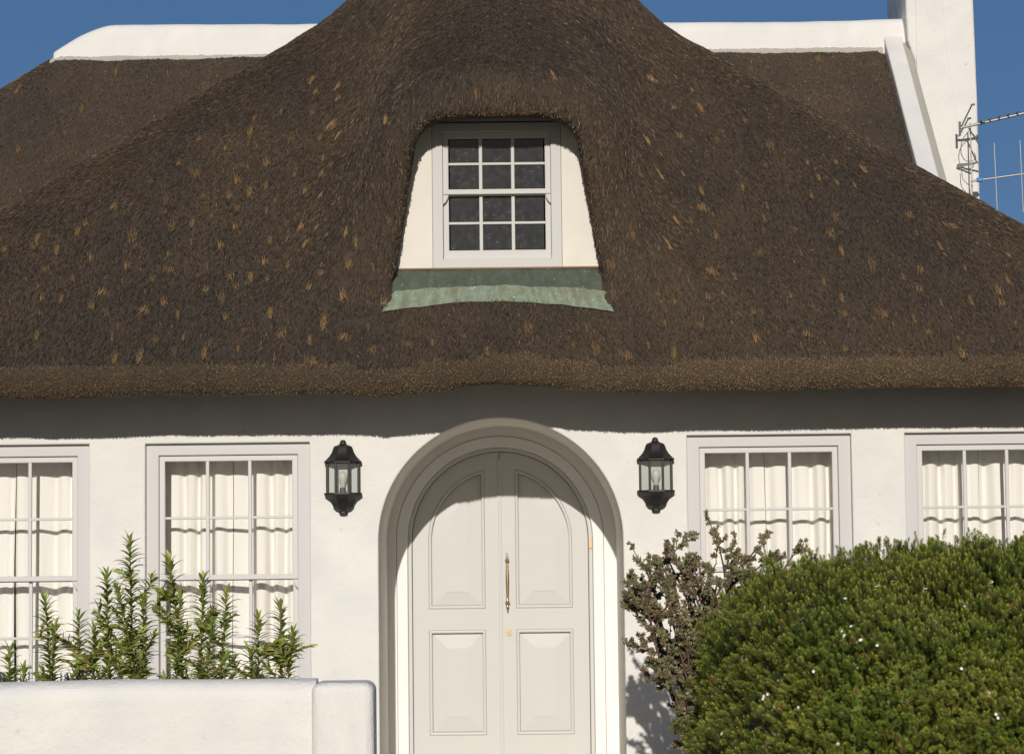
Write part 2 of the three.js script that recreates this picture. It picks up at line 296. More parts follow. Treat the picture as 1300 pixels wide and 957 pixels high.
// ------------------------------------------------------------------ thatch
const AX = -0.1, T = 0.85, H0 = 2.80, ZE = 0.80, XE = 5.48, K = 1.5, DX = -0.02, LIFT = 0.54;
const wave = x => 0.055 * Math.exp(-((x - 0.03) ** 2) / 0.16) - 0.028 * Math.exp(-((Math.abs(x - 0.03) - 0.80) ** 2) / 0.06) + 0.008 * Math.sin(x * 2.3 + 1) + 0.005 * Math.sin(x * 5.1);
const inset = (x, z) => smin(ZE - z, (XE - Math.sqrt((x - AX) ** 2 + 0.04)) / 1.05, K);
const mainH = (x, z) => { const r = inset(x, z); return H0 + T * r + wave(x) * Math.exp(-Math.max(0, r) / 0.22); };
const gate = (x, y, k = 0.23) => smax((Math.sqrt((x - DX) ** 2 + 1e-4) - (0.70 - 0.165 * (y - 3.53))) * 0.985, y - 4.515, k);      // the dormer's outline
function layer(x, y, z, rough = true) {                               // the thatch surface, without its cut ends
  const main = (y - mainH(x, z)) * 0.762;
  let hood = gate(x, y - LIFT * Math.max(-3, 0.38 - z), 0.75) - 0.285;
  hood = smax(hood, (z - (0.04 + (y - 3.5) * 0.36)) * 0.94, 0.34);
  let f = smin(main, hood, 0.62);
  if (rough) f += 0.020 * noise(x * 1.3, y * 1.3, z * 1.3) + 0.011 * noise(x * 4, y * 4, z * 4) + 0.006 * noise(x * 11, y * 11, z * 11);
  return f;
}
function thatch(x, y, z) {
  const L = layer(x, y, z);
  if (L > 0.35 || L < -0.7) return Math.max(L, -(L + 0.2));
  let f = smax(L, -(L + 0.205), 0.03);
  f = smax(f, (z - (ZE - 0.03 + (y - H0) * 0.26)) * 0.96, 0.07);
  f = smax(f, (Math.abs(x - AX) - (XE - 0.05 + (y - H0) * 0.4)) * 0.93, 0.07);
  const hole = Math.max(gate(x, y), -0.45 - z, mainH(x, z) + 0.02 - y);
  return smax(f, -hole, 0.05);
}
const rearH = (x, z) => { const a = 7.09 - 0.85 * Math.abs(z + 9.8), b = 7.11 - 1.02 * Math.max(0, -4.78 - x) * 1.0; return smin(a, b, 0.5); };
const rearLayer = (x, y, z) => (y - rearH(x, z)) * 0.75 + 0.02 * noise(x * 1.5, y * 1.5, z * 1.5) + 0.01 * noise(x * 5, y * 5, z * 5);
const rearThatch = (x, y, z) => Math.max(smax(rearLayer(x, y, z), -(rearLayer(x, y, z) + 0.3), 0.02), x - 4.12);

const strawMat = new THREE.MeshStandardMaterial({ color: 0xffffff, roughness: 0.85 });
const thatchMat = new THREE.MeshStandardMaterial({ color: 0xffffff, roughness: 1, vertexColors: true });
function thatchTone(x, y, z) {                                        // weathering: greyer and browner patches of reed
  const a = noise(x * 0.55, y * 0.55, z * 0.55) + 0.6 * noise(x * 1.7, y * 1.7, z * 1.7) + 0.35 * noise(x * 5, y * 5, z * 5) + 0.55 * noise(x * 3.1, (y - z) * 0.30, 7.7) + 0.35 * noise(x * 9, (y - z) * 0.8, 3.3);
  return Math.max(0, Math.min(1, 0.45 + a * 0.7));
}
const GREY = [0.078, 0.058, 0.041], BROWN = [0.120, 0.081, 0.049], ENDS = [0.36, 0.246, 0.14];
function tint(geo) {
  const p = geo.attributes.position, c = new Float32Array(p.count * 3);
  for (let i = 0; i < p.count; i++) { const t = thatchTone(p.getX(i), p.getY(i), p.getZ(i)); for (let k = 0; k < 3; k++) c[i * 3 + k] = (GREY[k] + (BROWN[k] - GREY[k]) * t) * 0.62; }
  geo.setAttribute('color', new THREE.BufferAttribute(c, 3)); return geo;
}
const strawGeo = (() => { const g = new THREE.CylinderGeometry(0.35, 0.5, 1, 3, 1, true); g.translate(0, 0, 0); return g; })();
// one straw lying on the layer: matrix, along the fall of the roof
const _q = new THREE.Quaternion(), _up = V(0, 1, 0), _m = new THREE.Matrix4();
function grad(f, p) { const e = 0.03; return V(f(p.x + e, p.y, p.z, false) - f(p.x - e, p.y, p.z, false), f(p.x, p.y + e, p.z, false) - f(p.x, p.y - e, p.z, false), f(p.x, p.y, p.z + e, false) - f(p.x, p.y, p.z - e, false)).normalize(); }
function fall(n) { const d = V(0, -1, 0).addScaledVector(n, n.y); return d.lengthSq() < 1e-5 ? V(0, -0.6, 0.8) : d.normalize(); }
function sampler(geo, keep) {
  const p = geo.attributes.position, ix = geo.index.array, cum = [], tri = []; let s = 0;
  const a = V(), b = V(), c = V(), ab = V(), ac = V(), n = V();
  for (let i = 0; i < ix.length; i += 3) {
    a.fromBufferAttribute(p, ix[i]); b.fromBufferAttribute(p, ix[i + 1]); c.fromBufferAttribute(p, ix[i + 2]);
    n.crossVectors(ab.subVectors(b, a), ac.subVectors(c, a)); const A = n.length() / 2; n.normalize();
    const w = keep(a, n); if (!w) continue; s += A * w; cum.push(s); tri.push(i);
  }
  return { area: s, pick() {
    const t = rnd() * s; let lo = 0, hi = cum.length - 1; while (lo < hi) { const m = (lo + hi) >> 1; cum[m] < t ? lo = m + 1 : hi = m; }
    const i = tri[lo]; a.fromBufferAttribute(p, ix[i]); b.fromBufferAttribute(p, ix[i + 1]); c.fromBufferAttribute(p, ix[i + 2]);
    let u = rnd(), v = rnd(); if (u + v > 1) { u = 1 - u; v = 1 - v; }
    n.crossVectors(ab.subVectors(b, a), ac.subVectors(c, a)).normalize();
    return [V(a.x + ab.x * u + ac.x * v, a.y + ab.y * u + ac.y * v, a.z + ab.z * u + ac.z * v), n.clone()];
  } };
}
const underApron = p => Math.abs(p.x - DX) < 0.76 && p.z > -0.16 && p.z < 0.268 + 0.06 * ((p.x - DX) / 0.75) ** 2 && Math.abs(p.y - mainH(p.x, p.z)) < 0.12;
function straws(geo, f, count, keep, parent, wMul = 1, bright = 1) {
  const S = sampler(geo, keep), mesh = new THREE.InstancedMesh(strawGeo, strawMat, count), col = new THREE.Color();
  for (let i = 0; i < count; i++) {
    let [p, n] = S.pick(); for (let q = 0; q < 8 && underApron(p); q++) [p, n] = S.pick();
    const N = grad(f, p), D = fall(N), across = V().crossVectors(N, D);
    const cut = Math.max(0, n.dot(D)) > 0.45;                         // a cut end: eave or dormer lip
    const d = D.clone().addScaledVector(N, cut ? gauss() * 0.20 : rr(-0.06, 0.10)).addScaledVector(across, gauss() * (cut ? 0.22 : 0.45)).normalize();
    const L = cut ? rr(0.022, 0.04) : rr(0.016, 0.05), w = rr(0.0034, 0.0062) * wMul * (cut ? 0.9 : 1);
    const c = p.clone().addScaledVector(d, cut ? L * rr(-0.45, -0.06) : 0).addScaledVector(n, cut ? 0 : rr(-0.006, 0.008));
    _q.setFromUnitVectors(_up, d.clone().negate()); _m.compose(c, _q, V(w, L, w)); mesh.setMatrixAt(i, _m);
    const t = Math.max(0, Math.min(1, thatchTone(p.x, p.y, p.z) + gauss() * 0.25)), g = cut ? ENDS : null, dark = Math.exp(gauss() * (cut ? 0.5 : 0.8));
    let k = 0.90 * dark; if (!cut && rnd() < 0.05) k *= 2.1; if (cut && rnd() < 0.3) k *= 0.4;
    col.setRGB(...[0, 1, 2].map(q => Math.min(0.6, bright * (g ? g[q] * (0.8 + 0.4 * t) : GREY[q] + (BROWN[q] - GREY[q]) * t) * k))); mesh.setColorAt(i, col);
  }
  mesh.name = 'straw'; mesh.userData.kind = 'stuff'; mesh.castShadow = mesh.receiveShadow = true; parent.add(mesh);
  return S;
}
{
  const g = tint(surfaceNet(thatch, [-5.95, 2.25, -5.6], [5.95, 7.75, 1.05], 0.045));
  const roof = part('thatched_roof', g, thatchMat, house);
  const seen = (p, n) => Math.abs(p.x) < 4.6 && p.z > -5.2 && n.z > -0.25 && (n.y > -0.3 || p.z > 0.6 || (p.y > 3.3 && p.z > 0.0 && n.z > 0.2)) ? ((p.z > 0.6 && n.y < 0.45) || n.dot(V(0, -0.65, 0.76)) > 0.6 ? 2.2 : 1) : 0;
  const S = straws(g, layer, 640000, seen, roof);
  // paler tufts of newer reed pushed into the thatch
  const gold = new THREE.MeshStandardMaterial({ color: 0xffffff, vertexColors: true, roughness: 0.85 }), shades = [[0.42, 0.26, 0.10], [0.33, 0.20, 0.08], [0.25, 0.16, 0.08], [0.16, 0.108, 0.064], [0.10, 0.07, 0.046]];
  const tufts = Array.from({ length: 10 }, (_, v) => {
    const gs = [], n = 12 + Math.floor(rnd() * 20), wx = rr(0.010, 0.034), len = rr(0.022, 0.055), dull = rr(0, 0.3);
    for (let i = 0; i < n; i++) {
      const s = strawGeo.clone(), L = rr(0.025, 0.065), w = rr(0.0036, 0.0066), c = shades[Math.min(4, Math.floor((rnd() * 0.8 + dull) * 3.6))]; s.scale(w, L, w); s.rotateX(rr(0, 0.3)); s.rotateZ(gauss() * 0.3); s.translate(gauss() * wx, gauss() * len, rr(0.004, 0.015));
      s.setAttribute('color', new THREE.Float32BufferAttribute(Array.from({ length: s.attributes.position.count }, () => c).flat(), 3)); gs.push(s);
    }
    return mergeGeometries(gs);
  });
  const spots = []; let tries = 0;
  while (spots.length < 230 && tries++ < 20000) {
    const [p, n] = S.pick(); if (Math.abs(p.x) > 4.1 || underApron(p) || n.dot(V(0.07, 1.6, 17.4).sub(p).normalize()) < 0.44 || n.z < 0.33 || (p.z > 0.6 && n.y < 0.35) || rnd() > (p.x < -0.6 ? 1 : 0.42) || (n.y < 0.2 && p.z < 0.55)) continue; if (p.z > 0.6 && n.y < 0.5 && rnd() < 0.8) continue;
    const minD = Math.abs(p.x - DX) < 0.75 && p.y > 3.1 ? 0.5 : rr(0.10, 0.40); if (spots.some(q => q.distanceTo(p) < minD)) continue; spots.push(p);
    const N = grad(layer, p), D = fall(N), X = V().crossVectors(D, N).negate(), B = new THREE.Matrix4().makeBasis(X, D.clone().negate(), V().crossVectors(X, D.clone().negate()));
    const m = part('straw_tuft', tufts[Math.floor(rnd() * 10)], gold, roof); m.quaternion.setFromRotationMatrix(B); m.position.copy(p); const sz = Math.pow(rnd(), 1.5); m.scale.set(0.5 + 0.7 * sz, 0.55 + 0.8 * sz * rr(0.7, 1.2), 1);
  }
  const gr = tint(surfaceNet(rearThatch, [-9.2, 2.9, -14.6], [4.3, 7.3, -4.4], 0.09));
  const rear = part('rear_thatched_roof', gr, thatchMat, house);
  const SR = straws(gr, rearLayer, 100000, (p, n) => n.z > 0.1 && p.x > -6.6 && p.y > 4.6 && n.y > 0.1 && Math.abs(p.x) > 0.8 ? 1 : 0, rear, 1.25, 1.45);
  const sp2 = []; tries = 0;
  while (sp2.length < 40 && tries++ < 8000) {
    const [p] = SR.pick(); if (p.y > 6.8 || p.x > 3.9 || sp2.some(q => q.distanceTo(p) < 0.45)) continue; sp2.push(p);
    const N = grad(rearLayer, p), D = fall(N), X = V().crossVectors(D, N).negate(), B = new THREE.Matrix4().makeBasis(X, D.clone().negate(), V().crossVectors(X, D.clone().negate()));
    const m = part('straw_tuft', tufts[Math.floor(rnd() * 10)], gold, rear); m.quaternion.setFromRotationMatrix(B); m.position.copy(p); m.scale.set(1.0, 1.7, 1);
  }
  // the ridge between the two roofs, behind the hip
  const br = new THREE.Shape(); const hw = 5.3; br.moveTo(AX - hw, 2.75); br.lineTo(AX, 7.18); br.lineTo(AX + hw, 2.75); br.lineTo(AX + hw - 0.4, 2.75); br.lineTo(AX, 6.85); br.lineTo(AX - hw + 0.4, 2.75); br.closePath();
  part('link_thatched_roof', extr(br, -9.7, -5.3, 0), std(0.055, 0.043, 0.033, 1), house);
}
// dormer: plastered front, sash window, copper apron
{
  const s = new THREE.Shape(), L = [], grow = 0.035;
  for (let i = 0; i <= 20; i++) { const y = 3.50 + (4.54 - 3.50) * i / 20; let lo = 0, hi = 1; for (let k = 0; k < 30; k++) { const m = (lo + hi) / 2; gate(DX + m, y) < grow ? lo = m : hi = m; } if (lo > 0.01) L.push([lo, y]); }
  L.forEach(([x, y], i) => i ? s.lineTo(DX + x, y) : s.moveTo(DX + x, y)); for (const [x, y] of [...L].reverse()) s.lineTo(DX - x, y); s.closePath();
  const wx = -0.022, w = 0.886, top = 4.531, h = 1.0;
  s.holes.push(new THREE.Path(rectShape(wx - w / 2, wx + w / 2, top - h, top - 0.0).getPoints()));
  // window hole reaches the head of the plaster: build the front as two cheeks and a strip instead
  s.holes.length = 0;
  for (const sd of [-1, 1]) {
    const q = new THREE.Shape(), xe = wx + sd * (w / 2 + 0.0005), pts = [[xe, 3.47]]; for (const [x, y] of L) pts.push([DX + sd * Math.max(x, Math.abs(xe - DX) + 0.002), y]); pts.push([xe, 4.54]);
    if (sd < 0) pts.reverse(); pts.forEach(([x, y], i) => i ? q.lineTo(x, y) : q.moveTo(x, y)); q.closePath();
    part('dormer_cheek', extr(q, -0.22, -0.045, 0.003), M.dormerWall, house);
  }
  sashWindow('dormer_window', wx, top + 0.005, w, h + 0.005, -0.040, [M.dormerFrame, M.dormerFrame, M.dustyGlass], 0.52, 0.072);
  part('dormer_header', box(-0.6, 0.56, 4.545, 4.68, -0.20, -0.05), M.dormerFrame, house);
  // apron: a sheet from under the sill down over the thatch, flaring at its foot
  const P = [], I = [], nu = 60, nv = 14, uv = [];
  for (let j = 0; j <= nv; j++) for (let i = 0; i <= nu; i++) {
    const u = i / nu * 2 - 1, v = j / nv, hw = 0.722 + 0.040 * v * v + 0.012 * Math.max(0, v - 0.8) * 5, x = DX - 0.002 + u * hw;
    const foot = 0.285 + 0.012 * Math.sin(u * 2 - 0.5) + 0.075 * (u * u) + 0.006 * noise(u * 5, 3, 1), z = -0.038 + v * (foot + 0.045);
    const base = mainH(x, z) + 0.028 + 0.006 * noise(u * 6, v * 3, 5), y = j === 0 ? 3.528 : Math.max(base, 3.515 - (0.30 + 0.82 * v) * (z + 0.038));
    P.push(x, y, z); uv.push(u, v);
  }
  for (let j = 0; j < nv; j++) for (let i = 0; i < nu; i++) { const a = j * (nu + 1) + i, b = a + nu + 1; I.push(a, b, a + 1, b, b + 1, a + 1); }
  const g = new THREE.BufferGeometry(); g.setAttribute('position', new THREE.Float32BufferAttribute(P, 3)); g.setAttribute('uv', new THREE.Float32BufferAttribute(uv, 2)); g.setIndex(I); g.computeVertexNormals();
  const tex = noiseTexture(512, (u, v) => {                           // weathered copper: grey-green and darker above a ragged line, paler with rust streaks below
    const U = u * 2 - 1, W = 1 - v, edge = 0.54 + 0.05 * noise(U * 5, 0.5, 2) + 0.03 * noise(U * 14, 0.5, 3), k = Math.min(1, Math.max(0, (W - edge) * 40));
    const st = 0.92 + 0.12 * noise(U * 18, W * 2.5, 8) + 0.10 * noise(U * 40, W * 12, 6), rs = Math.min(0.6, Math.max(0, noise(U * 11, W * 2, 4) + 0.6 * noise(U * 26, W * 4, 5)) * 0.7 * k), sp = noise(U * 34, W * 14, 11) > 0.58 ? 0.18 : 0;
    return [0, 1, 2].map(q => { let c = [0.355, 0.395, 0.34][q] * (1 - k) + [0.58, 0.63, 0.545][q] * k; c = c * st + sp; c += ([0.49, 0.43, 0.33][q] - c) * rs; return c; });
  }, true);
  tex.wrapS = tex.wrapT = THREE.ClampToEdgeWrapping; tex.repeat.set(0.5, -1); tex.offset.set(0.5, 1);
  const apron = part('copper_apron', g, std(1, 1, 1, 0.7, { map: tex, side: THREE.DoubleSide }), house); apron.userData.label = 'green weathered copper sheet below the dormer window';
  part('drip_lip', box(DX - 0.715, DX + 0.705, 3.522, 3.534, -0.05, -0.012, 0.003), std(0.28, 0.17, 0.10, 0.8), house);
}
// white plaster ridges, gable coping, chimney
function ridgeCap(name, pts, mat, parent) {                             // pts: [x, top y, half width]; swept along x at z = -9.8
  const P = [], I = [], n = 12; pts.forEach(([x, top, bot, hw], i) => { for (let k = 0; k <= n; k++) { const a = -1 + 2 * k / n, e = Math.pow(Math.max(0, 1 - Math.pow(Math.abs(a), 3.2)), 0.45); P.push(x, bot + (top - bot) * e + 0.004 * noise(x * 6, k, 2), -9.8 - a * hw + 0.004 * noise(x * 5, k, 9)); } if (i) for (let k = 0; k < n; k++) { const A = (i - 1) * (n + 1) + k, B = A + n + 1; I.push(A, A + 1, B, B, A + 1, B + 1); } });
  const g = new THREE.BufferGeometry(); g.setAttribute('position', new THREE.Float32BufferAttribute(P, 3)); g.setIndex(I); g.computeVertexNormals();
  const uv = []; for (let i = 0; i < P.length; i += 3) uv.push(P[i], P[i + 1] + P[i + 2]); g.setAttribute('uv', new THREE.Float32BufferAttribute(uv, 2));
  return part(name, g, mat, parent);
}
{
  const line = (x0, x1, n, f) => Array.from({ length: n + 1 }, (_, i) => f(x0 + (x1 - x0) * i / n));
  const topL = x => 7.275 - 0.29 * Math.pow(Math.max(0, (-4.15 - x) / 0.63), 1.6) - 0.008 * (x + 4);
  ridgeCap('ridge_cap', [[-4.80, 6.97, 6.86, 0.10], ...line(-4.785, 0.4, 80, x => [x, topL(x) + 0.006 * noise(x * 2, 1, 1), 6.84 + 0.012 * noise(x * 3, 2, 2), 0.21])], M.white, house);
  for (const [a, b] of [[-4.82, 0.3], [0.5, 4.06]]) ridgeCap('ridge_fillet', line(a, b, 220, x => [x, 6.948 + 0.006 * noise(x * 5, 3, 4) + 0.014 * noise(x * 37, 3, 4) - 0.05 * Math.max(0, -4.7 - x) / 0.12, 6.80, 0.250 + 0.012 * noise(x * 14, 5, 4)]), M.fillet, house);
  ridgeCap('ridge_cap', line(0.42, 4.33, 60, x => [x, 7.225 + 0.008 * (x - 1.8) + 0.012 * Math.sin(x * 1.4) + 0.006 * noise(x * 2, 5, 1), 6.82 + 0.008 * (x - 2) + 0.012 * noise(x * 3, 7, 2), 0.21]), M.white, house);
  // gable coping down the slope, and a grey strip painting its shadow on the chimney
  const slope = (x0, x1, up0, up1, taper, name, mat) => {
    const s = new THREE.Shape(), n = 24, low = [], top = [];
    for (let i = 0; i <= n; i++) { const z = -10.0 + 5.2 * i / n, y = 7.06 - 0.85 * Math.abs(z + 9.8); top.push([z, y + up1 + 0.008 * noise(z * 2, up1 * 9, 3)]); low.push([z, y + up0]); }
    const pts = [...top, ...low.reverse()]; pts.forEach(([z, y], i) => i ? s.lineTo(z, y) : s.moveTo(z, y)); s.closePath();
    const g = extr(s, 0, x1 - x0, taper, 5); g.rotateY(-Math.PI / 2); g.translate(x1, 0, 0); part(name, g, mat, house);
  };
  slope(4.075, 4.265, -0.5, 0.12, 0.018, 'gable_coping', M.white);
  slope(4.268, 4.345, -0.5, 0.06, 0.012, 'coping_shadow_strip', M.shadowGrey);
  const gw = new THREE.Shape(); gw.moveTo(-9.8, 6.6); gw.lineTo(-5.1, 2.6); gw.lineTo(-5.1, -0.1); gw.lineTo(-12.7, -0.1); gw.lineTo(-12.7, 4.2); gw.closePath();
  const gg = extr(gw, 0, 0.28, 0); gg.rotateY(-Math.PI / 2); gg.translate(4.355, 0, 0); part('gable_wall', gg, M.white, house);
  // chimney stack
  const cs = new THREE.Shape(); cs.moveTo(4.37, -0.1); cs.lineTo(5.02, -0.1); cs.lineTo(5.02, 6.3); cs.lineTo(5.005, 7.4); cs.lineTo(4.995, 8.5); cs.lineTo(4.29, 8.5); cs.lineTo(4.285, 7.2); cs.lineTo(4.30, 6.95); cs.lineTo(4.37, 6.7); cs.closePath();
  part('chimney', extr(cs, -10.75, -9.42, 0.03, 3), M.white, house);
  const fs = new THREE.Shape(); fs.moveTo(4.385, 3.5); fs.lineTo(4.94, 3.5); fs.lineTo(4.92, 5.1); fs.lineTo(4.79, 6.2); fs.lineTo(4.69, 7.1); fs.lineTo(4.67, 8.45); fs.lineTo(4.385, 8.45); fs.closePath();
  part('chimney_breast', extr(fs, -9.44, -9.410, 0.009, 4), M.white, house);
  part('chimney_cap', box(4.22, 5.06, 8.49, 8.6, -10.82, -9.34, 0.03), M.white, house);
}
// ------------------------------------------------------------------ television aerial on the chimney
{
  const t = thing('television_aerial', 'metal television aerial with long boom bracketed to the white chimney', 'aerial'), z = -9.1;
  part('mast', rod([4.90, 4.6, z - 0.12], [4.90, 6.02, z - 0.12], 0.007), M.metal, t);
  part('bracket', mergeGeometries([rod([4.78, 5.58, z - 0.27], [4.93, 5.585, z - 0.10], 0.010), rod([4.78, 5.60, z - 0.27], [5.0, 5.60, z - 0.12], 0.010)]), M.metal, t);
  part('boom', rod([4.77, 5.95, z - 0.05], [6.2, 6.23, z + 0.25], 0.014), M.metal, t);
  for (let i = 0; i < 14; i++) { const s = (i + 2.2) / 15.5, x = 4.77 + 1.43 * s, y = 5.95 + 0.28 * s + 0.012, zz = z - 0.05 + 0.30 * s; part('element', rod([x - 0.02, y, zz - 0.10], [x + 0.02, y + 0.01, zz + 0.10], 0.007), M.steel, t); }
  part('reflector', mergeGeometries([rod([4.775, 5.87, z - 0.04], [4.775, 6.02, z - 0.04], 0.012), rod([4.80, 5.97, z - 0.12], [4.91, 6.20, z - 0.03], 0.008), rod([4.88, 5.96, z - 0.10], [4.98, 5.74, z], 0.008), rod([4.895, 6.19, z - 0.03], [4.935, 6.20, z - 0.03], 0.011)]), M.steel, t);
  part('dipole_box', box(4.985, 5.03, 5.995, 6.03, z - 0.02, z + 0.03, 0.006), std(0.02, 0.20, 0.10, 0.5), t);
  part('lower_boom', rod([4.87, 5.385, z], [5.42, 5.455, z], 0.011), M.metal, t);
  part('clamp', box(4.93, 4.99, 5.375, 5.42, z - 0.03, z + 0.03, 0.01), std(0.05, 0.20, 0.50, 0.5), t);
  for (const x of [5.125, 5.395]) part('lower_element', rod([x - 0.006, 5.78 + (x - 5.1) * 0.08, z + 0.015], [x + 0.008, 5.05, z + 0.015], 0.0055), M.metal, t);
  part('cable', mergeGeometries([tube([[4.90, 5.95, z - 0.10], [4.82, 5.85, z - 0.12], [4.80, 5.70, z - 0.14], [4.86, 5.62, z - 0.16], [4.95, 5.64, z - 0.14], [4.93, 5.70, z - 0.1]], 0.004), tube([[4.81, 5.55, z - 0.2], [4.82, 5.42, z - 0.16], [4.87, 5.36, z - 0.13], [4.88, 5.2, z - 0.12], [4.88, 4.8, z - 0.12]], 0.004)]), M.steel, t);
}
// ------------------------------------------------------------------ lanterns
function lantern(x, top, label) {
  const t = thing('wall_lantern', label, 'lantern', 'lanterns on either side of the door', [x, top, 0]), A = [-90, -67.5, -22.5, 22.5, 67.5, 90].map(d => d * Math.PI / 180);
  const ring = (prof, cap) => {                                       // half octagon lofted along y; prof: [apothem, y]
    const P = [], I = [], w = A.length; prof.forEach(([r, y]) => A.forEach((a, i) => { const R = (i === 0 || i === w - 1) ? r : r / Math.cos(Math.PI / 8); P.push(R * Math.sin(a), y, 0.02 + R * Math.cos(a) * (i === 0 || i === w - 1 ? 0 : 1)); }));
    for (let j = 0; j + 1 < prof.length; j++) for (let i = 0; i + 1 < w; i++) { const a = j * w + i, b = a + w; I.push(a, b, a + 1, b, b + 1, a + 1); }
    for (let j = 0; j + 1 < prof.length; j++) { const a = j * w, b = a + w; I.push(a, a + w - 1, b, b, a + w - 1, b + w - 1); }
    const g = new THREE.BufferGeometry(); g.setAttribute('position', new THREE.Float32BufferAttribute(P, 3)); g.setIndex(I); g.setAttribute('uv', new THREE.Float32BufferAttribute(new Float32Array(P.length / 3 * 2), 2)); return toCreasedNormals(g, 0.5);
  };
  part('cap', ring([[0.0, 0.0], [0.012, -0.002], [0.020, -0.014], [0.023, -0.028], [0.036, -0.036], [0.058, -0.045], [0.066, -0.060], [0.074, -0.085], [0.090, -0.112], [0.118, -0.142], [0.126, -0.148], [0.126, -0.156], [0.10, -0.158]]), M.iron, t);
  part('base', ring([[0.10, -0.358], [0.126, -0.360], [0.127, -0.370], [0.112, -0.384], [0.092, -0.400], [0.076, -0.425], [0.068, -0.446], [0.070, -0.449], [0.062, -0.460], [0.052, -0.472], [0.028, -0.484], [0.029, -0.496], [0.024, -0.504], [0.0, -0.506]]), M.iron, t);
  const R = 0.106, rv = R / Math.cos(Math.PI / 8);
  for (const a of A.slice(1, 5)) part('post', box(-0.008, 0.008, -0.36, -0.156, -0.007, 0.007, 0.003).translate(rv * Math.sin(a), 0, 0.02 + rv * Math.cos(a)), M.iron, t);
  for (const s of [-1, 1]) part('post', box(-0.006, 0.006, -0.36, -0.156, -0.018, 0.01, 0.003).translate(s * R, 0, 0.02), M.iron, t);
  for (const d of [-45, 0, 45]) { const g = new THREE.PlaneGeometry(0.078, 0.2); g.translate(0, 0, R - 0.002); g.rotateY(d * Math.PI / 180); g.translate(0, -0.258, 0.02); part('pane', g, M.lampGlass, t); }
  part('back_plate', box(-0.10, 0.10, -0.36, -0.156, 0.001, 0.012), std(0.35, 0.35, 0.33, 0.35, { metalness: 0.3 }), t);
  const b = new THREE.LatheGeometry([[0, 0], [0.014, 0.0], [0.016, 0.03], [0.026, 0.05], [0.031, 0.07], [0.028, 0.09], [0.016, 0.106], [0, 0.110]].map(p => new THREE.Vector2(...p)), 20); b.translate(0, -0.325, 0.07); part('bulb', b, M.bulb, t);
  const so = new THREE.CylinderGeometry(0.019, 0.023, 0.035, 16); so.translate(0, -0.342, 0.07); part('socket', so, M.iron, t);
}
lantern(-1.083, 2.366, 'black half lantern on the white wall beside the window behind the tall leafy plants');
lantern(1.031, 2.360, 'black half lantern on the white wall above the red-tipped shrub');

// ------------------------------------------------------------------ garden wall
function gardenWall(x0, x1, endSide, label, z = 4) {
  const t = thing('garden_wall', label, 'wall', 'low white garden walls', [0, 0, z]);
  const s = new THREE.Shape(); s.moveTo(-0.13, -0.1); s.lineTo(0.13, -0.1); s.lineTo(0.13, 0.86); s.quadraticCurveTo(0.125, 0.955, 0, 0.958); s.quadraticCurveTo(-0.125, 0.955, -0.13, 0.86); s.closePath();
  const g = new THREE.ExtrudeGeometry(s, { depth: x1 - x0, steps: 120, bevelEnabled: false, curveSegments: 10 }); g.rotateY(Math.PI / 2); g.translate(x0, 0, 0);
  const p = g.attributes.position; for (let i = 0; i < p.count; i++) { const x = p.getX(i), y = p.getY(i), z = p.getZ(i), n = 0.010 * noise(x * 1.6, y * 2, z * 3); p.setXYZ(i, x, y + (y > 0.5 ? n : 0), z + 0.8 * n); }
  part('wall_body', mergeVertices(g), M.white, t);
  if (!endSide) { const e = new THREE.SphereGeometry(0.128, 20, 14, 0, Math.PI * 2, 0, Math.PI); e.scale(0.9, 1, 1); e.translate(x0 + 0.01, 0.80, 0); part('end_post', mergeGeometries([e, rod([x0 + 0.02, -0.1, 0], [x0 + 0.02, 0.80, 0], 0.128, 0.126, 20)]), M.white, t); return; }
  const ex = endSide > 0 ? [x1 - 0.02, x1 + 0.30] : [x0 - 0.30, x0 + 0.02];
  const pg = new RoundedBoxGeometry(ex[1] - ex[0], 1.08, 0.34, 4, 0.05); pg.translate((ex[0] + ex[1]) / 2, 0.400, 0); part('end_post', pg, M.white, t);
}
gardenWall(-9, -0.96, 1, 'low white garden wall in front of the tall leafy plants');
gardenWall(1.36, 9, 0, 'low white garden wall under the flowering hedge', 3.0);

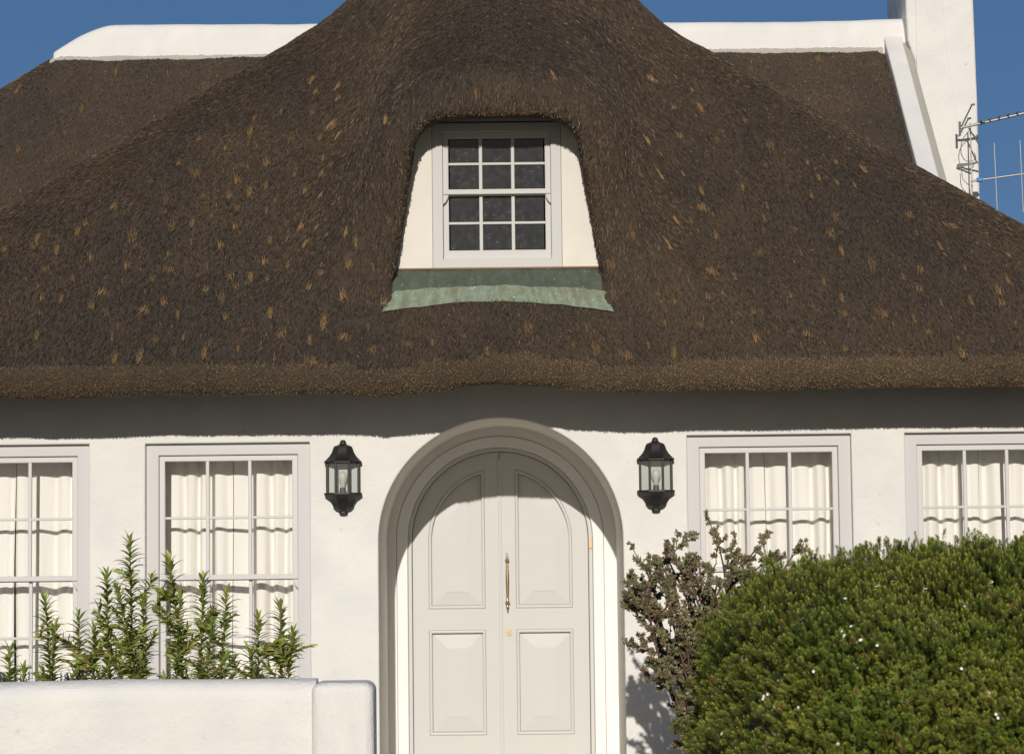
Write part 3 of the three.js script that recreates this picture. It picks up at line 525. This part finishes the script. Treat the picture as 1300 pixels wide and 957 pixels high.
// ------------------------------------------------------------------ plants
class Mesher {
  constructor() { this.P = []; this.C = []; this.I = []; }
  leaf(o, dir, up, L, w, droop, c, seg = 4) {                          // a folded lance-shaped blade that arches over
    const d = dir.clone().normalize(), side = V().crossVectors(d, up).normalize(), p = o.clone(), step = L / seg; let b = this.P.length / 3;
    for (let i = 0; i <= seg; i++) {
      const t = i / seg, hw = w * Math.sin(Math.PI * Math.min(1, 0.12 + 0.88 * t)) * 0.5 + 0.0004, n = V().crossVectors(side, d);
      for (const [s, lift] of [[-1, 0.35], [0, 0], [1, 0.35]]) { this.P.push(p.x + side.x * hw * s + n.x * hw * lift, p.y + side.y * hw * s + n.y * hw * lift, p.z + side.z * hw * s + n.z * hw * lift); this.C.push(...c); }
      p.addScaledVector(d, step); d.y -= droop * (0.4 + t); d.normalize();
    }
    for (let i = 0; i < seg; i++) { const a = b + i * 3; this.I.push(a, a + 3, a + 1, a + 1, a + 3, a + 4, a + 1, a + 4, a + 2, a + 2, a + 4, a + 5); }
  }
  diamond(o, dir, side, L, w, c) {
    const b = this.P.length / 3; this.P.push(o.x, o.y, o.z, o.x + dir.x * L * 0.55 + side.x * w / 2, o.y + dir.y * L * 0.55 + side.y * w / 2, o.z + dir.z * L * 0.55 + side.z * w / 2, o.x + dir.x * L, o.y + dir.y * L, o.z + dir.z * L, o.x + dir.x * L * 0.55 - side.x * w / 2, o.y + dir.y * L * 0.55 - side.y * w / 2, o.z + dir.z * L * 0.55 - side.z * w / 2);
    for (let k = 0; k < 4; k++) this.C.push(...c); this.I.push(b, b + 1, b + 2, b, b + 2, b + 3);
  }
  twig(pts, r0, r1, c, n = 5) {
    for (let i = 0; i < pts.length; i++) {
      const d = V().subVectors(pts[Math.min(pts.length - 1, i + 1)], pts[Math.max(0, i - 1)]).normalize(), s = V().crossVectors(d, V(0.31, 0.2, 0.93)).normalize(), t = V().crossVectors(d, s), r = r0 + (r1 - r0) * i / (pts.length - 1);
      for (let k = 0; k < n; k++) { const a = k / n * 2 * Math.PI; this.P.push(pts[i].x + r * (Math.cos(a) * s.x + Math.sin(a) * t.x), pts[i].y + r * (Math.cos(a) * s.y + Math.sin(a) * t.y), pts[i].z + r * (Math.cos(a) * s.z + Math.sin(a) * t.z)); this.C.push(...c); }
      if (i) { const b = this.P.length / 3 - 2 * n; for (let k = 0; k < n; k++) { const k2 = (k + 1) % n; this.I.push(b + k, b + k2, b + n + k, b + k2, b + n + k2, b + n + k); } }
    }
  }
  geo() { const g = new THREE.BufferGeometry(); g.setAttribute('position', new THREE.Float32BufferAttribute(this.P, 3)); g.setAttribute('color', new THREE.Float32BufferAttribute(this.C, 3)); g.setIndex(this.I); g.computeVertexNormals(); return g; }
}
const leafMat = new THREE.MeshPhysicalMaterial({ color: 0xffffff, vertexColors: true, roughness: 0.5, side: THREE.DoubleSide, transmission: 0.12, thickness: 0 });
const twigMat = new THREE.MeshStandardMaterial({ color: 0xffffff, vertexColors: true, roughness: 0.9 });
const pick = a => a[Math.floor(rnd() * a.length)];
// upright plants with whorled, arching leaves
function uprightPlant(label, base, tips) {                             // tips: [x, y, dz]
  const t = thing('leafy_plant', label, 'plant', 'upright leafy plants behind the garden wall', base), F = new Mesher(), S = new Mesher();
  const green = [[0.32, 0.36, 0.075], [0.245, 0.295, 0.055], [0.41, 0.42, 0.12], [0.18, 0.235, 0.048]], gold = [0.26, 0.24, 0.05], bark = [0.20, 0.145, 0.075];
  const shoot = (a, b, leafy0, Lmax, r) => {
    const n = 12, bend = V(gauss() * 0.06, 0, gauss() * 0.05), pts = []; for (let i = 0; i <= n; i++) { const u = i / n; pts.push(a.clone().lerp(b, u).addScaledVector(bend, Math.sin(u * Math.PI))); }
    S.twig(pts, r, 0.0018, bark.map(c => c * rr(0.8, 1.15)));
    const len = a.distanceTo(b), count = Math.round(len * (1 - leafy0) / 0.0056); let ang = rnd() * 6;
    for (let i = 0; i < count; i++) {
      const v = i / count, u = leafy0 + (1 - leafy0) * v, q = u * n, k = Math.min(n - 1, Math.floor(q)), p = pts[k].clone().lerp(pts[k + 1], q - k), ax = pts[k + 1].clone().sub(pts[k]).normalize(); ang += 2.4 + gauss() * 0.4;
      const tip = Math.exp(-(1 - u) * len / 0.045), out = V(Math.cos(ang), 0, Math.sin(ang)), d = out.multiplyScalar(1 - 0.62 * tip).addScaledVector(ax, 0.62 + 0.7 * tip + gauss() * 0.15);
      const L = Lmax * (1 - 0.35 * tip) * rr(0.6, 1.2), c = (rnd() < 0.012 ? gold : pick(green)).map(x => x * rr(0.8, 1.2));
      F.leaf(p, d, ax, L, L * rr(0.20, 0.27), rr(0.26, 0.48) * (1 - 0.6 * tip), c);
    }
  };
  for (const [x, y, dz, side = 4] of tips) {
    const b = V(x, y, 0).sub(V(...base)); b.z = dz; const a = V(b.x * 0.25 + gauss() * 0.05, -0.03, dz * 0.5), l = b.y;
    shoot(a, b, 0.35, 0.098, 0.0065);
    for (let i = 0; i < side; i++) { const u = rr(0.50, 0.86), p = a.clone().lerp(b, u), w = rr(0.05, 0.14) * (rnd() < 0.5 ? -1 : 1); shoot(p, p.clone().add(V(w, rr(0.20, 0.42) * (1.15 - u), gauss() * 0.09)), 0.05, 0.080, 0.0035); }
  }
  part('stem', S.geo(), twigMat, t); part('foliage', F.geo(), leafMat, t);
}
const ZP = 2.6, soil = 0.02;
uprightPlant('small single-stemmed leafy plant beside the lavender behind the white garden wall', [-2.83, soil, ZP], [[-2.83, 1.075, 0, 2], [-2.74, 0.955, 0.05, 1]]);
uprightPlant('airy leafy plant rising between the lavender and the tallest leafy plant', [-2.42, soil, ZP], [[-2.625, 1.36, 0, 3], [-2.56, 1.20, 0.06, 4], [-2.44, 1.275, -0.03, 5], [-2.34, 1.19, 0.05, 5]]);
uprightPlant('tallest leafy plant with dense upright stems, against the wall between two windows', [-2.10, soil, ZP], [[-2.272, 1.50, 0, 5], [-2.150, 1.695, -0.04, 5], [-2.20, 1.42, 0.08, 6], [-2.06, 1.36, 0.02, 6]]);
uprightPlant('wide leafy plant with several tall stems in front of a curtained window', [-1.76, soil, ZP], [[-1.915, 1.575, 0, 6], [-1.845, 1.38, 0.06, 6], [-1.722, 1.470, -0.03, 5], [-1.585, 1.375, 0.02, 4], [-1.66, 1.22, 0.09, 5]]);
uprightPlant('short bushy leafy plant nearest the arched door, behind the white garden wall', [-1.30, soil, ZP], [[-1.405, 1.235, 0, 6], [-1.280, 1.305, -0.02, 6], [-1.20, 1.16, 0.04, 5], [-1.45, 1.06, 0.06, 5]]);
{
  const t = thing('lavender_plant', 'low lavender with purple spikes just above the garden wall', 'lavender', null, [-2.72, soil, 3.2]), S = new Mesher(), F = new Mesher();
  for (let i = 0; i < 46; i++) { const x = rr(-0.26, 0.36), h = rr(0.84, 0.945), z = gauss() * 0.08, a = V(x * 0.7, 0, z * 0.6), b = V(x, h, z); S.twig([a, a.clone().lerp(b, 0.6), b], 0.0025, 0.0018, [0.10, 0.12, 0.06], 4);
    for (let k = 0; k < 16; k++) { const an = k * 2.4; F.diamond(V(x, h - 0.045 + k * 0.003, z), V(Math.cos(an) * 0.6, 0.8, Math.sin(an) * 0.6), V(-Math.sin(an), 0, Math.cos(an)), 0.014, 0.008, [0.10, 0.07, 0.16].map(c => c * rr(0.7, 1.3))); }
    for (let k = 0; k < 10; k++) { const an = rnd() * 6.3, y = rr(0.1, 0.75) * h; F.diamond(a.clone().lerp(b, y / h), V(Math.cos(an) * 0.5, 0.85, Math.sin(an) * 0.5), V(-Math.sin(an), 0, Math.cos(an)), 0.05, 0.007, [0.11, 0.13, 0.07]); } }
  part('stem', S.geo(), twigMat, t); part('flower_spikes', F.geo(), leafMat, t);
}
// dense rounded hedge: shoots with needle leaves over a twiggy core
{
  const t = thing('flowering_hedge', 'dense rounded dark green hedge dotted with tiny white flowers', 'hedge', null, [2.76, 0, 3.05]);
  const R = [1.62, 0.86, 1.42], CY = 0.66, ex = 3.4;
  const surf = (a, b) => {                                            // direction -> point on the rounded body
    const d = V(Math.cos(b) * Math.sin(a), Math.sin(b), Math.cos(b) * Math.cos(a)), q = Math.pow(Math.abs(d.x / R[0]), ex) + Math.pow(Math.abs(d.y / R[1]), ex) + Math.pow(Math.abs(d.z / R[2]), ex), s = Math.pow(q, -1 / ex);
    return d.multiplyScalar(s);
  };
  const lump = p => 0.15 * noise(p.x * 1.9, p.y * 1.9, p.z * 1.9) + 0.12 * noise(p.x * 5, p.y * 5, p.z * 5) + 0.14 * noise(p.x * 10, p.y * 10, p.z * 10);
  const cg = new THREE.IcosahedronGeometry(1, 24), cp = cg.attributes.position;
  for (let i = 0; i < cp.count; i++) { const d = V().fromBufferAttribute(cp, i), q = surf(Math.atan2(d.x, d.z), Math.asin(Math.max(-1, Math.min(1, d.y)))); const l = lump(q); q.multiplyScalar(0.74 + l * 0.5); cp.setXYZ(i, q.x, Math.max(-CY + 0.02, q.y) + CY, q.z); }
  const core = mergeVertices(cg.deleteAttribute('normal').deleteAttribute('uv')); core.computeVertexNormals(); part('inner_branches', core, std(0.15, 0.19, 0.035, 1), t);
  const protos = [0, 1, 2, 3].map(v => { const m = new Mesher(); const L = 0.036; m.twig([V(0, -0.03, 0), V(0, L * 0.5, 0), V(0, L, 0)], 0.0018, 0.001, [0.5, 0.45, 0.3], 3);
    for (let i = 0; i < 30; i++) { const u = i / 30, an = i * 2.4 + v, tip = u * u, d = V(Math.cos(an) * (1 - 0.5 * tip), 0.25 + 1.0 * tip, Math.sin(an) * (1 - 0.5 * tip)).normalize(), s = V(-Math.sin(an), 0, Math.cos(an)); m.diamond(V(0, u * L, 0), d, s, rr(0.018, 0.028), rr(0.0045, 0.007), [1, 1, 1].map((_, k) => (k === 0 ? 0.85 + 0.5 * tip : k === 1 ? 0.85 + 0.4 * tip : 0.8) * rr(0.75, 1.2))); }
    return m.geo(); });
  const col = new THREE.Color(), per = 12000, hMat = new THREE.MeshPhysicalMaterial({ color: 0xffffff, vertexColors: true, roughness: 0.55, side: THREE.DoubleSide, transmission: 0.10, thickness: 0 });
  const flowers = new Mesher();
  for (const pg of protos) {
    const im = new THREE.InstancedMesh(pg, hMat, per); im.name = 'foliage'; im.userData.kind = 'stuff'; im.castShadow = im.receiveShadow = true;
    for (let i = 0; i < per; i++) {
      const a = rr(-2.1, 2.1), b = Math.asin(rr(-0.55, 1)), p = surf(a, b), l = lump(p), nrm = V(Math.sign(p.x) * Math.pow(Math.abs(p.x) / R[0], ex - 1) / R[0], Math.sign(p.y) * Math.pow(Math.abs(p.y) / R[1], ex - 1) / R[1], Math.sign(p.z) * Math.pow(Math.abs(p.z) / R[2], ex - 1) / R[2]).normalize();
      const deep = rnd(); p.addScaledVector(nrm, l - 0.24 * deep * deep + (rnd() < 0.06 ? rr(0.02, 0.06) : 0)); const d = nrm.clone().multiplyScalar(0.75).add(V(gauss() * 0.5, 0.55 + gauss() * 0.35, gauss() * 0.5)).normalize();
      _q.setFromUnitVectors(_up, d); const s = rr(0.55, 1.0); _m.compose(V(p.x, p.y + CY, p.z), _q, V(s, s * rr(0.9, 1.3), s)); im.setMatrixAt(i, _m);
      const k = rr(0.65, 1.3), y = Math.max(0, Math.min(1, 0.5 + 0.9 * noise(p.x * 3, p.y * 3, p.z * 3) + gauss() * 0.35)); col.setRGB((0.140 + 0.110 * y) * k, (0.195 + 0.075 * y) * k, (0.026 + 0.026 * y) * k); if (rnd() < 0.02) col.setRGB(0.26, 0.18, 0.06); im.setColorAt(i, col);
      if (rnd() < 0.016 + 0.009 * Math.sign(p.x)) { d.lerp(nrm, 0.6).normalize(); const c = V(p.x, p.y + CY, p.z).addScaledVector(d, 0.062 * s); const e1 = V().crossVectors(d, V(0.3, 0.9, 0.2)).normalize(), e2 = V().crossVectors(d, e1), n0 = 1 + Math.floor(rnd() * 2.3);
        for (let q = 0; q < n0; q++) { const o = c.clone().addScaledVector(e1, gauss() * 0.012 * q).addScaledVector(e2, gauss() * 0.012 * q); for (let f = 0; f < 5; f++) { const an = f * 1.257, r1 = e1.clone().multiplyScalar(Math.cos(an)).addScaledVector(e2, Math.sin(an)).addScaledVector(d, 0.25), r2 = e1.clone().multiplyScalar(-Math.sin(an)).addScaledVector(e2, Math.cos(an)); flowers.diamond(o, r1, r2, 0.010, 0.008, [0.80, 0.74, 0.76]); } } }
    }
    t.add(im);
  }
  part('white_flowers', flowers.geo(), new THREE.MeshStandardMaterial({ color: 0xffffff, vertexColors: true, roughness: 0.8, side: THREE.DoubleSide }), t);
}
// open twiggy shrubs with grey-green leaves and red tips
function redShrub(label, base, mains, twigs, leaves) {
  const t = thing('red_tipped_shrub', label, 'shrub', 'open red-tipped shrubs behind the hedge', base), S = new Mesher(), F = new Mesher(), bark = [0.105, 0.075, 0.055];
  const cols = [[0.25, 0.25, 0.125], [0.195, 0.205, 0.085], [0.32, 0.295, 0.17], [0.30, 0.215, 0.135]], red = [[0.24, 0.055, 0.045], [0.30, 0.10, 0.07], [0.20, 0.07, 0.05]];
  const grow = (a, b, lvl, r) => {
    const n = 6, pts = [], bend = V(gauss(), gauss(), gauss()).multiplyScalar(a.distanceTo(b) * 0.10); for (let i = 0; i <= n; i++) pts.push(a.clone().lerp(b, i / n).addScaledVector(bend, Math.sin(i / n * Math.PI)));
    S.twig(pts, r, r * 0.45, bark.map(c => c * rr(0.8, 1.3)), 4); const len = a.distanceTo(b), dir = b.clone().sub(a).normalize();
    if (lvl < 3) { const m = lvl === 0 ? twigs : lvl === 1 ? 5 : 4; for (let i = 0; i < m; i++) { const u = lvl === 0 ? rr(0.3, 1) : rr(0.2, 1), q = u * n, k = Math.min(n - 1, Math.floor(q)), p = pts[k].clone().lerp(pts[k + 1], q - k), d = dir.clone().multiplyScalar(0.8).add(V(gauss() * 0.9, gauss() * 0.6 + 0.1, gauss() * 0.8)).normalize(); grow(p, p.clone().addScaledVector(d, len * rr(0.2, 0.38) * (lvl ? 1 : 0.55)), lvl + 1, r * 0.5); } }
    if (lvl >= 1) { const m = Math.round(leaves * rr(0.5, 1.4)), isRed = rnd() < 0.18; for (let i = 0; i < m; i++) { const u = rr(0.15, 1), q = u * n, k = Math.min(n - 1, Math.floor(q)), p = pts[k].clone().lerp(pts[k + 1], q - k), d = V(gauss(), gauss() + 0.4, gauss()).addScaledVector(dir, 0.7).normalize(), s = V(gauss(), gauss(), gauss()).cross(d).normalize(), tip = u > 0.8 && isRed; F.diamond(p, d, s, rr(0.015, 0.027), rr(0.009, 0.015), (tip || rnd() < 0.03 ? pick(red) : pick(cols)).map(c => c * rr(0.75, 1.2))); } }
  };
  for (const [x, y, dz] of mains) grow(V(gauss() * 0.03, 0, gauss() * 0.03), V(x, y, 0).sub(V(...base)).setZ(dz), 0, 0.012);
  part('branches', S.geo(), twigMat, t); part('foliage', F.geo(), leafMat, t);
}
redShrub('open twiggy shrub with grey-green leaves and red tips beside the arched door', [1.30, 0.02, 2.3], [[0.82, 1.42, 0.1], [0.86, 1.52, -0.1], [1.05, 1.50, 0.1], [1.15, 1.56, 0], [1.25, 1.44, 0.15], [0.95, 1.30, 0.2], [0.85, 1.22, 0], [0.92, 1.00, 0.1], [0.97, 0.84, 0.2], [1.05, 1.15, 0.25], [1.10, 1.38, 0.2], [1.38, 1.46, -0.05], [1.46, 1.40, -0.2], [1.58, 1.50, -0.2], [1.68, 1.44, -0.3], [1.30, 1.52, -0.1], [0.80, 1.32, -0.1], [0.98, 1.54, -0.15], [1.00, 1.42, 0.05], [1.20, 1.30, 0.3]], 12, 18);
redShrub('sparse red-tipped twigs standing up behind the far part of the hedge', [2.85, 0.02, 1.5], [[2.72, 1.50, 0], [2.82, 1.56, 0.1], [2.95, 1.52, 0], [3.05, 1.54, 0.05], [2.60, 1.46, 0]], 3, 4);

renderer.render(scene, camera);
